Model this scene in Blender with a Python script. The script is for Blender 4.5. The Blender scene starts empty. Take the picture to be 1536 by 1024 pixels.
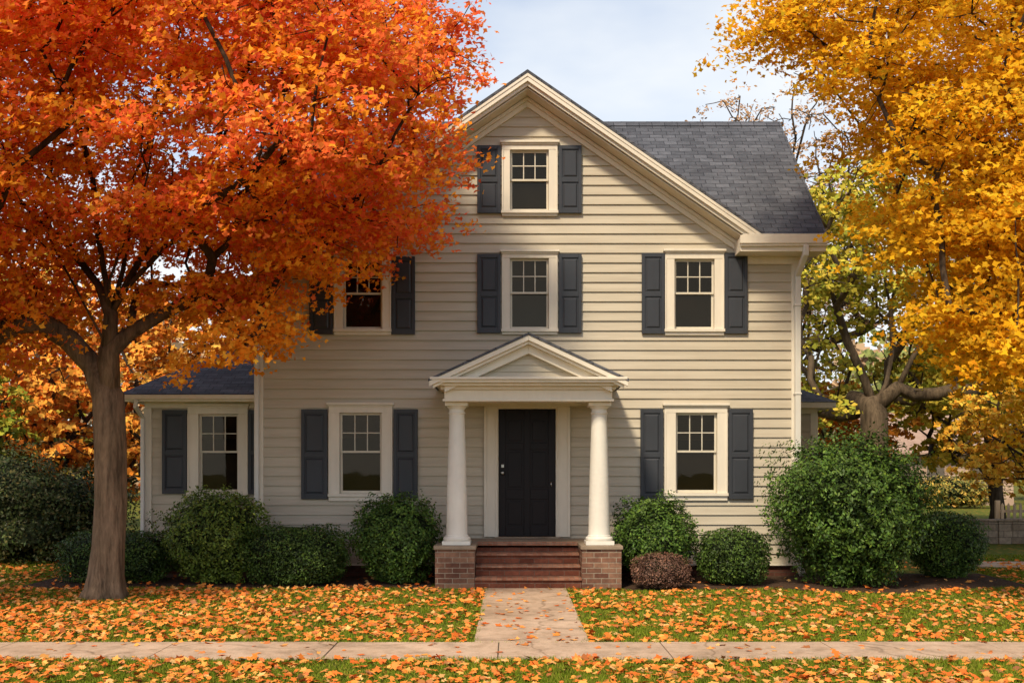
import bpy, math, random
import numpy as np
from mathutils import Vector
random.seed(7); rng=np.random.default_rng(11)
S=bpy.context.scene
XC=0.24
# ---------------------------------------------------------------- helpers
def link(o,parent=None):
    S.collection.objects.link(o)
    if parent is not None:
        o.parent=parent; o.location=-parent.location
    return o
def empty(name,loc=(0,0,0)):
    e=bpy.data.objects.new(name,None); e.location=Vector(loc); e.empty_display_size=.3
    S.collection.objects.link(e); return e
def nt(name):
    m=bpy.data.materials.new(name); m.use_nodes=True
    n=m.node_tree; n.nodes.clear()
    return m,n
class N:
    def __init__(s,name):
        s.m,s.t=nt(name); s.out=s.t.nodes.new('ShaderNodeOutputMaterial')
    def n(s,typ,**kw):
        x=s.t.nodes.new(typ)
        for k,v in kw.items():
            if k in x.inputs.keys(): x.inputs[k].default_value=v
            else: setattr(x,k,v)
        return x
    def l(s,a,b): s.t.links.new(a,b)
    def ramp(s,fac,stops):
        r=s.n('ShaderNodeValToRGB'); e=r.color_ramp.elements
        while len(e)<len(stops): e.new(.5)
        for i,(p,c) in enumerate(stops):
            e[i].position=p; e[i].color=(*c,1)
        s.l(fac,r.inputs[0]); return r.outputs[0]
    def noise(s,scale,detail=4,rough=.55,vec=None,sc=None,coord='Object'):
        tc=s.n('ShaderNodeTexCoord'); v=tc.outputs[coord] if vec is None else vec
        if sc:
            mp=s.n('ShaderNodeMapping'); mp.inputs['Scale'].default_value=sc; s.l(v,mp.inputs[0]); v=mp.outputs[0]
        x=s.n('ShaderNodeTexNoise'); x.inputs['Scale'].default_value=scale; x.inputs['Detail'].default_value=min(detail,4); x.inputs['Roughness'].default_value=rough
        s.l(v,x.inputs['Vector']); return x.outputs['Fac']
    def mixc(s,fac,a,b,mode='MIX'):
        x=s.n('ShaderNodeMix'); x.data_type='RGBA'; x.blend_type=mode
        for inp,val in ((x.inputs[0],fac),(x.inputs[6],a),(x.inputs[7],b)):
            if isinstance(val,(int,float)): inp.default_value=val
            elif isinstance(val,tuple): inp.default_value=(*val,1)
            else: s.l(val,inp)
        return x.outputs[2]
    def bump(s,h,strength=.3,dist=.01,prev=None):
        b=s.n('ShaderNodeBump'); b.inputs['Strength'].default_value=strength; b.inputs['Distance'].default_value=dist
        s.l(h,b.inputs['Height'])
        if prev is not None: s.l(prev,b.inputs['Normal'])
        return b.outputs[0]
    def bsdf(s,col,rough=.6,normal=None,spec=.3,metal=0):
        p=s.n('ShaderNodeBsdfPrincipled')
        if isinstance(col,tuple): p.inputs['Base Color'].default_value=(*col,1)
        else: s.l(col,p.inputs['Base Color'])
        if isinstance(rough,(int,float)): p.inputs['Roughness'].default_value=rough
        else: s.l(rough,p.inputs['Roughness'])
        p.inputs['Specular IOR Level'].default_value=spec; p.inputs['Metallic'].default_value=metal
        if normal is not None: s.l(normal,p.inputs['Normal'])
        s.l(p.outputs[0],s.out.inputs[0]); return p
def paint(name,c,rough=.5,var=.12,streak=True,spec=.3):
    k=N(name)
    n1=k.noise(1.3,4,.6); n2=k.noise(9,4,.6,sc=(1,1,.25) if streak else None)
    d=tuple(x*(1-var*2) for x in c); b=tuple(min(1,x*(1+var*.6)) for x in c)
    c1=k.ramp(n1,[(.3,d),(.7,b)])
    c2=k.mixc(.35,c1,k.ramp(n2,[(.3,tuple(x*.8 for x in c)),(.65,b)]))
    k.bsdf(c2,rough,k.bump(n2,.08,.004),spec); return k.m
M={}
M['trim']=paint('white_paint',(.77,.70,.575),.45,.05)
M['column']=paint('column_paint',(.80,.76,.665),.4,.04)
M['sash']=paint('sash_paint',(.66,.60,.48),.4,.05)
M['shutter']=paint('shutter_paint',(.043,.047,.056),.42,.10)
M['door']=paint('door_paint',(.010,.0065,.008),.42,.08,True,.2)
M['gutter']=paint('gutter_paint',(.70,.68,.62),.4,.05)
M['soffit']=paint('soffit_paint',(.70,.62,.49),.6,.05)
# siding
k=N('clapboard_siding')
a=k.noise(.55,4,.6); b=k.noise(2.2,4,.65,sc=(.35,.35,6)); c=k.noise(30,3,.6,sc=(.08,.08,1))
col=k.ramp(a,[(.3,(.46,.405,.31)),(.7,(.555,.495,.385))])
col=k.mixc(.5,col,k.ramp(b,[(.3,(.40,.345,.26)),(.65,(.59,.525,.41))]))
k.bsdf(col,.55,k.bump(c,.15,.003),.25); M['siding']=k.m
# shingles (uv metres)
k=N('roof_shingles'); tc=k.n('ShaderNodeTexCoord')
br=k.n('ShaderNodeTexBrick'); br.offset=.37; br.inputs['Scale'].default_value=1; br.inputs['Brick Width'].default_value=.23; br.inputs['Row Height'].default_value=.125
br.inputs['Mortar Size'].default_value=.007; br.inputs['Mortar Smooth'].default_value=.6; br.inputs['Bias'].default_value=-.1
br.inputs['Color1'].default_value=(.088,.093,.110,1); br.inputs['Color2'].default_value=(.145,.152,.176,1); br.inputs['Mortar'].default_value=(.042,.045,.055,1)
k.l(tc.outputs['UV'],br.inputs['Vector'])
nz=k.noise(1.2,4,.6); nf=k.noise(60,2,.6); nb=k.noise(9,4,.7,sc=(.6,.6,2.2))
col=k.mixc(.6,br.outputs['Color'],k.ramp(nz,[(.3,(.6,.6,.6)),(.7,(1.05,1.05,1.05))]),'MULTIPLY')
col=k.mixc(.7,col,k.ramp(nb,[(.3,(.6,.6,.6)),(.7,(1.35,1.33,1.3))]),'MULTIPLY')
col=k.mixc(.4,col,k.ramp(nf,[(.3,(.45,.45,.45)),(.7,(1.3,1.3,1.3))]),'MULTIPLY')
bb=k.bump(br.outputs['Fac'],.7,-.010)
k.bsdf(col,.85,k.bump(nf,.3,.004,bb),.2); M['shingle']=k.m
def brickmat(name,c1,c2,mort,w=.215,h=.075):
    k=N(name); tc=k.n('ShaderNodeTexCoord')
    br=k.n('ShaderNodeTexBrick'); br.inputs['Scale'].default_value=1; br.inputs['Brick Width'].default_value=w; br.inputs['Row Height'].default_value=h
    br.inputs['Mortar Size'].default_value=.006; br.inputs['Mortar Smooth'].default_value=.2
    br.inputs['Color1'].default_value=(*c1,1); br.inputs['Color2'].default_value=(*c2,1); br.inputs['Mortar'].default_value=(*mort,1)
    k.l(tc.outputs['UV'],br.inputs['Vector'])
    nz=k.noise(14,4,.65); n2=k.noise(3,3)
    col=k.mixc(.7,br.outputs['Color'],k.ramp(nz,[(.3,(.55,.55,.55)),(.7,(1.25,1.2,1.15))]),'MULTIPLY')
    col=k.mixc(.5,col,k.ramp(n2,[(.3,(.6,.6,.6)),(.7,(1.2,1.2,1.2))]),'MULTIPLY')
    k.bsdf(col,.85,k.bump(nz,.3,.004,k.bump(br.outputs['Fac'],.8,-.008)),.2); return k.m
M['brick']=brickmat('pier_brick',(.14,.06,.04),(.28,.155,.10),(.34,.28,.21))
M['stepbrick']=brickmat('step_brick',(.15,.045,.025),(.24,.08,.045),(.18,.11,.08),.22,.078)
M['found']=brickmat('foundation_brick',(.10,.038,.025),(.16,.065,.045),(.12,.08,.06))
M['stone']=brickmat('rubble_stone',(.28,.22,.16),(.46,.38,.30),(.14,.11,.09),.34,.15)
def stone(name,c,sc=3,bump=.25,cracks=False):
    k=N(name); a=k.noise(sc,4,.65); b=k.noise(70,3,.6); c3=k.noise(.7,3)
    col=k.ramp(a,[(.28,tuple(x*.70 for x in c)),(.5,c),(.75,tuple(min(1,x*1.14) for x in c))])
    col=k.mixc(.5,col,k.ramp(b,[(.3,(.7,.7,.7)),(.7,(1.2,1.2,1.2))]),'MULTIPLY')
    col=k.mixc(.7,col,k.ramp(c3,[(.3,(.68,.64,.58)),(.7,(1.12,1.12,1.12))]),'MULTIPLY')
    if cracks:
        v=k.n('ShaderNodeTexVoronoi'); v.feature='DISTANCE_TO_EDGE'; v.inputs['Scale'].default_value=.75
        tc=k.n('ShaderNodeTexCoord'); nn=k.n('ShaderNodeTexNoise'); nn.inputs['Scale'].default_value=3; k.l(tc.outputs['Object'],nn.inputs['Vector'])
        mm=k.n('ShaderNodeMix'); mm.data_type='RGBA'; mm.inputs[0].default_value=.22; k.l(tc.outputs['Object'],mm.inputs[6]); k.l(nn.outputs['Color'],mm.inputs[7]); k.l(mm.outputs[2],v.inputs['Vector'])
        col=k.mixc(.6,col,k.ramp(v.outputs['Distance'],[(.0,(.35,.32,.28)),(.012,(1,1,1))]),'MULTIPLY')
        st=k.noise(5.5,4,.7); col=k.mixc(.5,col,k.ramp(st,[(.34,(.62,.56,.48)),(.52,(1.05,1.05,1.05))]),'MULTIPLY')
    k.bsdf(col,.9,k.bump(b,bump,.003),.2); return k.m
M['concrete']=stone('concrete_paving',(.54,.39,.275),cracks=True)
M['slab']=stone('porch_stone',(.32,.25,.18))
M['joint']=stone('paving_joint',(.10,.08,.055))
# glass
k=N('window_glass')
lw=k.n('ShaderNodeFresnel'); lw.inputs['IOR'].default_value=1.5
tr=k.n('ShaderNodeBsdfTransparent'); tr.inputs[0].default_value=(.52,.46,.37,1)
gl=k.n('ShaderNodeBsdfGlossy'); gl.inputs['Roughness'].default_value=.02; gl.inputs[0].default_value=(1,.88,.7,1)
w=k.noise(1.8,2); bmp=k.bump(w,.06,.02); k.l(bmp,gl.inputs['Normal'])
ad=k.n('ShaderNodeMath'); ad.operation='MULTIPLY'; ad.inputs[1].default_value=.75; k.l(lw.outputs[0],ad.inputs[0])
mx=k.n('ShaderNodeMixShader'); k.l(ad.outputs[0],mx.inputs[0]); k.l(tr.outputs[0],mx.inputs[1]); k.l(gl.outputs[0],mx.inputs[2]); k.l(mx.outputs[0],k.out.inputs[0]); M['glass']=k.m
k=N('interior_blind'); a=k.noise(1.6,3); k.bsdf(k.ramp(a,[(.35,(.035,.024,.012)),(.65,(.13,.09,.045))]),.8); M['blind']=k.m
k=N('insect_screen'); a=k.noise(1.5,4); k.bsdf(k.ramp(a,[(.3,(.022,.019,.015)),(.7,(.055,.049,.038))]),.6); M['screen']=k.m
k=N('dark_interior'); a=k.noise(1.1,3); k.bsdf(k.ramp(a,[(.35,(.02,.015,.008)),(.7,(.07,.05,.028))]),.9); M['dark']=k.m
k=N('brass'); a=k.noise(8,2); k.bsdf(k.ramp(a,[(.3,(.35,.33,.30)),(.7,(.55,.52,.48))]),.3,None,.5,1); M['metal']=k.m
# bark: zd darkens the colour with height, lower trunk to limbs
def bark(name,c,dark=.35,zd=None):
    k=N(name); a=k.noise(6,4,.7,sc=(1.6,1.6,.22)); b=k.noise(26,4,.7,sc=(1.4,1.4,.3)); g=k.noise(1.2,3)
    col=k.ramp(a,[(.32,tuple(x*dark for x in c)),(.5,tuple(x*.85 for x in c)),(.7,tuple(x*1.25 for x in c))])
    col=k.mixc(.6,col,k.ramp(b,[(.3,(.5,.5,.5)),(.65,(1.2,1.2,1.2))]),'MULTIPLY')
    col=k.mixc(.5,col,k.ramp(g,[(.35,(.7,.7,.62)),(.7,(1.15,1.15,1.15))]),'MULTIPLY')
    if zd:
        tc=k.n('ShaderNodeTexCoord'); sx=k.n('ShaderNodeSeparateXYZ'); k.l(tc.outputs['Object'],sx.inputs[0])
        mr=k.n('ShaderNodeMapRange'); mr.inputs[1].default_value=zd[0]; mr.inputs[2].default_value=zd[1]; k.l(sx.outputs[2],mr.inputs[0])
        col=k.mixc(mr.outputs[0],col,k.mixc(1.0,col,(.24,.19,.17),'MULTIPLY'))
    k.bsdf(col,.92,k.bump(b,.6,.01,k.bump(a,.8,.03)),.15); return k.m
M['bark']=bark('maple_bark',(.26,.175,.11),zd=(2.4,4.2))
M['barkd']=bark('dark_bark',(.085,.06,.042))
M['barkm']=bark('linden_bark',(.16,.115,.075))
def leafmat(name,transl=.35):
    k=N(name); at=k.n('ShaderNodeAttribute'); at.attribute_name='Col'
    d=k.n('ShaderNodeBsdfDiffuse'); k.l(at.outputs['Color'],d.inputs[0])
    if transl>0:
        t=k.n('ShaderNodeBsdfTranslucent'); k.l(at.outputs['Color'],t.inputs[0])
        m=k.n('ShaderNodeMixShader'); m.inputs[0].default_value=transl
        k.l(d.outputs[0],m.inputs[1]); k.l(t.outputs[0],m.inputs[2]); k.l(m.outputs[0],k.out.inputs[0])
    else: k.l(d.outputs[0],k.out.inputs[0])
    return k.m
M['leaf']=leafmat('autumn_leaf',.42)
M['leafbg']=leafmat('background_leaf',0)
k=N('shrub_leaf'); at=k.n('ShaderNodeAttribute'); at.attribute_name='Col'; k.bsdf(at.outputs['Color'],.5,None,.22); M['bushleaf']=k.m
M['fallen']=leafmat('fallen_leaf',0)
M['grassb']=leafmat('grass_blade',0)
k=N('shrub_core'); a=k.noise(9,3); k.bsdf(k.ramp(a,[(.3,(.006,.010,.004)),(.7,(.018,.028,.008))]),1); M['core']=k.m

# mesh builder
class MB:
    def __init__(s): s.v=[];s.f=[];s.mi=[]
    def face(s,pts,m=0):
        b=len(s.v); s.v+= [tuple(p) for p in pts]; s.f.append(tuple(range(b,b+len(pts)))); s.mi.append(m)
    def box(s,x0,x1,y0,y1,z0,z1,m=0):
        if x0>x1:x0,x1=x1,x0
        if y0>y1:y0,y1=y1,y0
        if z0>z1:z0,z1=z1,z0
        b=len(s.v)
        s.v+=[(x0,y0,z0),(x1,y0,z0),(x1,y1,z0),(x0,y1,z0),(x0,y0,z1),(x1,y0,z1),(x1,y1,z1),(x0,y1,z1)]
        for q in ((0,3,2,1),(4,5,6,7),(0,1,5,4),(1,2,6,5),(2,3,7,6),(3,0,4,7)):
            s.f.append(tuple(b+i for i in q)); s.mi.append(m)
    def prism(s,poly,y0,y1,m=0,axis='y'):
        n=len(poly); b=len(s.v)
        if axis=='y':
            s.v+=[(p[0],y0,p[1]) for p in poly]+[(p[0],y1,p[1]) for p in poly]
        else:
            s.v+=[(y0,p[0],p[1]) for p in poly]+[(y1,p[0],p[1]) for p in poly]
        s.f.append(tuple(b+i for i in range(n))); s.mi.append(m)
        s.f.append(tuple(b+n+i for i in reversed(range(n)))); s.mi.append(m)
        for i in range(n):
            j=(i+1)%n; s.f.append((b+i,b+n+i,b+n+j,b+j)); s.mi.append(m)
    def solid(s,top,th,m=0):
        n=len(top); b=len(s.v)
        s.v+=[tuple(p) for p in top]+[(p[0],p[1],p[2]-th) for p in top]
        s.f.append(tuple(b+i for i in range(n))); s.mi.append(m)
        s.f.append(tuple(b+n+i for i in reversed(range(n)))); s.mi.append(m)
        for i in range(n):
            j=(i+1)%n; s.f.append((b+i,b+n+i,b+n+j,b+j)); s.mi.append(m)
    def build(s,name,mats,parent=None,bevel=0,smooth=False,recalc=True):
        me=bpy.data.meshes.new(name); me.from_pydata(s.v,[],s.f)
        for m in mats: me.materials.append(M[m] if isinstance(m,str) else m)
        me.polygons.foreach_set('material_index',s.mi)
        if recalc:
            import bmesh
            bm=bmesh.new(); bm.from_mesh(me); bmesh.ops.recalc_face_normals(bm,faces=bm.faces); bm.to_mesh(me); bm.free()
        uv=me.uv_layers.new(name='UVMap')
        for p in me.polygons:
            n=p.normal
            if abs(n.z)>.999: t=Vector((1,0,0))
            else: t=Vector((0,0,1)).cross(n).normalized()
            if t.x<-.001 or (abs(t.x)<.001 and t.y<0): t=-t
            bt=n.cross(t)
            if bt.z<0: bt=-bt
            for li in p.loop_indices:
                co=me.vertices[me.loops[li].vertex_index].co
                uv.data[li].uv=(co.dot(t),co.dot(bt))
        if smooth: me.polygons.foreach_set('use_smooth',[True]*len(me.polygons))
        o=bpy.data.objects.new(name,me); link(o,parent)
        if bevel:
            b=o.modifiers.new('b','BEVEL'); b.width=bevel; b.segments=2; b.limit_method='ANGLE'
        return o
def lathe(mb,cx,cy,prof,seg=40,m=0):
    b=len(mb.v)
    for r,z in prof:
        for i in range(seg):
            a=2*math.pi*i/seg; mb.v.append((cx+r*math.cos(a),cy+r*math.sin(a),z))
    for j in range(len(prof)-1):
        for i in range(seg):
            k2=(i+1)%seg; mb.f.append((b+j*seg+i,b+j*seg+k2,b+(j+1)*seg+k2,b+(j+1)*seg+i)); mb.mi.append(m)
    mb.f.append(tuple(b+(len(prof)-1)*seg+i for i in range(seg))); mb.mi.append(m)
    mb.f.append(tuple(b+i for i in reversed(range(seg)))); mb.mi.append(m)

# ---------------------------------------------------------------- world / camera / light
W=bpy.data.worlds.new("World"); S.world=W; W.use_nodes=True
t=W.node_tree; t.nodes.clear()
o=t.nodes.new('ShaderNodeOutputWorld'); bg=t.nodes.new('ShaderNodeBackground'); sky=t.nodes.new('ShaderNodeTexSky')
sky.sky_type='NISHITA'; sky.sun_disc=False
SUN_AZ=math.radians(206); SUN_EL=math.radians(47)
sky.sun_elevation=SUN_EL; sky.sun_rotation=SUN_AZ; sky.air_density=1.0; sky.dust_density=.6; sky.ozone_density=1.6
bg.inputs[1].default_value=.15
hs=t.nodes.new('ShaderNodeHueSaturation'); hs.inputs['Value'].default_value=1.3; hs.inputs['Saturation'].default_value=1.15
t.links.new(sky.outputs[0],hs.inputs['Color']); t.links.new(hs.outputs[0],bg.inputs[0])
bg2=t.nodes.new('ShaderNodeBackground'); bg2.inputs[0].default_value=(.93,.955,.97,1); bg2.inputs[1].default_value=1.08
tc=t.nodes.new('ShaderNodeTexCoord'); mp=t.nodes.new('ShaderNodeMapping'); mp.inputs['Scale'].default_value=(1,1,2.6); mp.inputs['Location'].default_value=(.3,.1,.2)
t.links.new(tc.outputs['Generated'],mp.inputs[0])
nz=t.nodes.new('ShaderNodeTexNoise'); nz.inputs['Scale'].default_value=2.6; nz.inputs['Detail'].default_value=5; nz.inputs['Roughness'].default_value=.5
t.links.new(mp.outputs[0],nz.inputs['Vector'])
sz=t.nodes.new('ShaderNodeSeparateXYZ'); t.links.new(tc.outputs['Generated'],sz.inputs[0])
mr=t.nodes.new('ShaderNodeMapRange'); mr.inputs[1].default_value=.22; mr.inputs[2].default_value=.45; mr.inputs[3].default_value=.36; mr.inputs[4].default_value=-.16
t.links.new(sz.outputs[2],mr.inputs[0])
rp=t.nodes.new('ShaderNodeValToRGB'); rp.color_ramp.elements[0].position=.36; rp.color_ramp.elements[0].color=(.32,.32,.32,1); rp.color_ramp.elements[1].position=.68; rp.color_ramp.elements[1].color=(.88,.88,.88,1)
t.links.new(nz.outputs['Fac'],rp.inputs[0])
ma=t.nodes.new('ShaderNodeMath'); ma.operation='ADD'; ma.use_clamp=True; t.links.new(rp.outputs[0],ma.inputs[0]); t.links.new(mr.outputs[0],ma.inputs[1])
ms=t.nodes.new('ShaderNodeMixShader'); t.links.new(ma.outputs[0],ms.inputs[0]); t.links.new(bg.outputs[0],ms.inputs[1]); t.links.new(bg2.outputs[0],ms.inputs[2]); t.links.new(ms.outputs[0],o.inputs[0])
sd=bpy.data.lights.new('sun','SUN'); sd.energy=4.3; sd.angle=math.radians(7); sd.color=(1,.85,.62)
so=bpy.data.objects.new('sun',sd); S.collection.objects.link(so)
d=Vector((math.sin(SUN_AZ)*math.cos(SUN_EL),math.cos(SUN_AZ)*math.cos(SUN_EL),math.sin(SUN_EL)))
so.rotation_euler=d.to_track_quat('Z','Y').to_euler(); so.location=d*30
cd=bpy.data.cameras.new('camera'); cam=bpy.data.objects.new('camera',cd); S.collection.objects.link(cam); S.camera=cam
cam.location=(0,0,1.755); cam.rotation_euler=(math.radians(90),0,0); cd.sensor_width=36; cd.lens=35.25; cd.shift_y=.1224; cd.clip_end=2000
S.view_settings.view_transform='Standard'

# ---------------------------------------------------------------- HOUSE
H=empty('clapboard_house',(XC,18,0))
FY=16.0
fx=lambda p:(p-768)/94.0          # survey of the facade plane -> metres
fz=lambda p:1.755-(p-700)/94.0
def siding(mb,mapf,s0,s1,zb,zt,clip=None,openings=(),expo=.155,tb=.026):
    z=zb
    while z<zt-1e-4:
        z1=min(z+expo,zt); br=sorted(set([z,z1]+[q for op in openings for q in op[2:4] if z<q<z1]))
        for i in range(len(br)-1):
            a,b=br[i],br[i+1]
            oa=tb*(1-(a-z)/expo)+.001; ob=tb*(1-(b-z)/expo)+.001
            la,ra=clip(a) if clip else (s0,s1); lb,rb=clip(b) if clip else (s0,s1)
            ops=sorted([op for op in openings if op[2]<=a+1e-6 and op[3]>=b-1e-6])
            cur=(la,lb)
            segs=[]
            for op in ops:
                segs.append((cur,(op[0],op[0]))); cur=(op[1],op[1])
            segs.append((cur,(ra,rb)))
            for (l,r) in segs:
                if r[0]-l[0]<1e-4: continue
                mb.face([mapf(l[0],a,oa),mapf(r[0],a,oa),mapf(max(r[1],l[1]),b,ob),mapf(l[1],b,ob)])
                if i==0: mb.face([mapf(l[0],a,0),mapf(r[0],a,0),mapf(r[0],a,oa),mapf(l[0],a,oa)])
        z=z1
front=lambda y:(lambda s,z,o:(s,y-o,z))
WIN=[
 ((753,836,213,325),(765,823,226,317),(220,321),(716,751),(838,872)),
 ((753,836,376,502),(765,823,388,494),(382,500),(716,751),(838,872)),
 ((997,1085,375,503),(1011,1071,389,494),(381,501),(962,996),(1086,1120)),
 ((502,587,379,503),(515,574,390,494),(386,502),(465,500),(588,623)),
 ((494,589,604,751),(510,573,619,740),(614,748),(453,492),(591,627)),
 ((996,1090,605,750),(1013,1075,619,739),(614,748),(960,994),(1092,1128)),
]
WOB=lambda t:(fx(t[0]),fx(t[1]),fz(t[3]),fz(t[2]))
def shutter(mb,x0,x1,z0,z1,y):
    mb.box(x0,x1,y-.052,y-.030,z0,z1)
    st=.05; h=z1-z0; mid=z0+h*.49
    yf=y-.072; ym=y-.052
    mb.box(x0,x0+st,yf,ym,z0,z1); mb.box(x1-st,x1,yf,ym,z0,z1)
    for a,b in ((z0,z0+.075),(mid-.035,mid+.035),(z1-.06,z1)): mb.box(x0+st,x1-st,yf,ym,a,b)
    for a,b in ((z0+.075,mid-.035),(mid+.035,z1-.06)):
        e=.018; g=.042; A=(x0+st+e,x1-st-e,a+e,b-e); B=(x0+st+g,x1-st-g,a+g,b-g); y0=y-.0525; y1=y-.067
        P=[(A[0],y0,A[2]),(A[1],y0,A[2]),(A[1],y0,A[3]),(A[0],y0,A[3])]; Q=[(B[0],y1,B[2]),(B[1],y1,B[2]),(B[1],y1,B[3]),(B[0],y1,B[3])]
        mb.face(Q)
        for i in range(4): j=(i+1)%4; mb.face([P[i],P[j],Q[j],Q[i]])
def window(parent,c,o,sh,y,blind=.5,tag='window'):
    mb=MB(); cx0,cx1,cz0,cz1=c; ox0,ox1,oz0,oz1=o
    yf=y-.055
    mb.box(cx0,ox0,yf,y+.01,oz0,oz1); mb.box(ox1,cx1,yf,y+.01,oz0,oz1)
    mb.box(cx0,cx1,yf-.004,y+.01,oz1,cz1-.035); mb.box(cx0-.03,cx1+.03,yf-.05,y+.01,cz1-.035,cz1); mb.box(cx0-.012,cx1+.012,yf-.025,y+.01,cz1-.060,cz1-.0355)
    mb.box(cx0-.012,cx1+.012,yf-.035,y+.03,oz0-.045,oz0); mb.box(cx0,cx1,yf-.002,y+.01,cz0,oz0-.045)
    mb.box(cx0-.002,cx0+.022,yf-.014,yf,oz0,oz1); mb.box(cx1-.022,cx1+.002,yf-.014,yf,oz0,oz1)
    mb.box(ox0-.02,ox0,y+.01,y+.15,oz0,oz1); mb.box(ox1,ox1+.02,y+.01,y+.15,oz0,oz1)
    mb.box(ox0,ox1,y+.01,y+.15,oz1,oz1+.02); mb.box(ox0,ox1,y+.03,y+.15,oz0-.02,oz0-.001)
    mb.build(tag+'_casing',['trim'],parent,.003)
    mb=MB(); f=.032; mz=(oz0+oz1)/2+.02*(oz1-oz0)
    def frame(x0,x1,z0,z1,y0,y1,bot=f):
        mb.box(x0,x0+f,y0,y1,z0,z1); mb.box(x1-f,x1,y0,y1,z0,z1); mb.box(x0+f,x1-f,y0,y1,z0,z0+bot); mb.box(x0+f,x1-f,y0,y1,z1-f,z1)
    frame(ox0+.003,ox1-.003,mz-.018,oz1-.003,y+.012,y+.042)
    frame(ox0+.003,ox1-.003,oz0+.002,mz+.018,y+.044,y+.074,.045)
    gx0,gx1=ox0+.003+f,ox1-.003-f; gz0,gz1=mz-.018+f,oz1-.003-f
    for i in (1,2):
        x=gx0+(gx1-gx0)*i/3; mb.box(x-.008,x+.008,y+.014,y+.034,gz0,gz1)
    zz=(gz0+gz1)/2; mb.box(gx0,gx1,y+.0135,y+.0345,zz-.008,zz+.008)
    mb.build(tag+'_sash',['sash'],parent,.002)
    g=MB()
    for (a,b,c_,d_,yy) in ((gx0-.005,gx1+.005,gz0-.005,gz1+.005,y+.028),(gx0-.005,gx1+.005,oz0+.03,mz,y+.060)):
        g.face([(a,yy,c_),(b,yy,c_),(b,yy,d_),(a,yy,d_)])
    g.build(tag+'_glass',['glass'],parent,recalc=False)
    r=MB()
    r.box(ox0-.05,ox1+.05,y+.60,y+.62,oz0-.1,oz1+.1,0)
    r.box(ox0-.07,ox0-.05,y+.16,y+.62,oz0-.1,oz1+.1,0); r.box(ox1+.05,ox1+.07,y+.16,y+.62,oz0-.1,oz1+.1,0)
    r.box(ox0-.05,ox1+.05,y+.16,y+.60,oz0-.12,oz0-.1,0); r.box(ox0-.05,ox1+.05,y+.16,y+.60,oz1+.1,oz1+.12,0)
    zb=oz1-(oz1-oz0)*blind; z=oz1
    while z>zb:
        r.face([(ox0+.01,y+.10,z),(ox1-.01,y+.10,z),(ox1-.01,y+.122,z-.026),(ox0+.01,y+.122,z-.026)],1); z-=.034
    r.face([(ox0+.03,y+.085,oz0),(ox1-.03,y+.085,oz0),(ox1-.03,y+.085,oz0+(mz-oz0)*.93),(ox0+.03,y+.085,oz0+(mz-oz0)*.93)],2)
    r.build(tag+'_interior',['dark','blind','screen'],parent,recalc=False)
ops=[WOB(w[1]) for w in WIN]
door=(XC-.455,XC+.455,.64,2.68)
ops.append((door[0]-.02,door[1]+.02,.5,door[3]+.02))
XL,XR=fx(385),fx(1197)
EZ=5.12
def clipf(z):
    if z<=EZ: return XL,XR
    h=max(0,(7.66-z)/.688); return XC-h,XC+h
mb=MB(); siding(mb,front(FY),XL,XR,.22,7.64,clipf,ops,expo=.1545); mb.build('front_wall',['siding'],H,recalc=False)
BY=20.4; RY=18.2; RZ=8.0; SL=.978
def clips(z):
    h=(RZ-.12-z)/SL
    return max(FY,RY-h),min(BY,RY+h)
mb=MB()
siding(mb,lambda s,z,o:(XR+o,s,z),FY,BY,.22,7.8,clips)
siding(mb,lambda s,z,o:(XL-o,s,z),FY,BY,.22,7.8,clips)
siding(mb,lambda s,z,o:(s,BY+o,z),XL,XR,.22,5.6)
mb.build('side_walls',['siding'],H,recalc=False)
mb=MB(); mb.box(XL+.03,XR-.03,FY+.03,BY-.03,-.1,.21); mb.build('foundation',['found'],H)
mb=MB(); mb.box(XL-.01,XR+.01,FY-.035,FY+.02,.185,.218)
cb=.125
mb.box(XL-.03,XL+cb-.01,FY-.042,FY+.0,.22,EZ-.06); mb.box(XR-cb+.01,XR+.03,FY-.042,FY,.22,EZ-.06)
mb.box(XR+.002,XR+.042,FY+.0005,FY+.11,.22,EZ-.06); mb.box(XL-.042,XL-.002,FY+.0005,FY+.11,.22,EZ-.06)
mb.build('corner_boards',['trim'],H,.003)
for i,w in enumerate(WIN):
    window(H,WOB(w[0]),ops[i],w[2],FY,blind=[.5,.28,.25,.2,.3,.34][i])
    mb=MB()
    for s in (w[3],w[4]): shutter(mb,fx(s[0]),fx(s[1]),fz(w[2][1]),fz(w[2][0]),FY)
    mb.build('shutters',['shutter'],H,.003)
# ---- roofs
def gable(mb,xc,z0,sl,hw,y0,y1,top,th,m=0):
    for s in (-1,1):
        P=[(xc,z0-top),(xc+s*hw,z0-top-sl*hw),(xc+s*hw,z0-top-th-sl*hw),(xc,z0-top-th)]
        mb.prism(P,y0,y1,m)
GA=7.89; GS=.688; GY=15.5
ex0,ex1=XC-4.63,XC+4.63; ey=15.47; ez=RZ-(RY-ey)*SL
mb=MB()
yv=lambda d:RY-(RZ-(GA-GS*d))/SL
for s in (-1,1):
    mb.solid([(XC,GY-.02,GA),(XC+s*3.68,GY-.02,GA-GS*3.68),(XC+s*3.68,yv(3.68)+.05,GA-GS*3.68),(XC,yv(0)+.05,GA)],.045)
    dv=(GA-ez)/GS
    zr=lambda y:RZ-(RY-y)*SL
    mb.solid([(XC,RY,RZ),(XC+s*4.63,RY,RZ),(XC+s*4.63,ey,ez),(XC+s*dv,ey,ez),(XC,yv(0),zr(yv(0)))],.045)
mb.prism([(RY,RZ),(2*RY-ey,ez),(2*RY-ey,ez-.045),(RY,RZ-.045)],ex0,ex1,0,'x')
mb.build('roof_shingles',['shingle'],H)
mb=MB()
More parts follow.
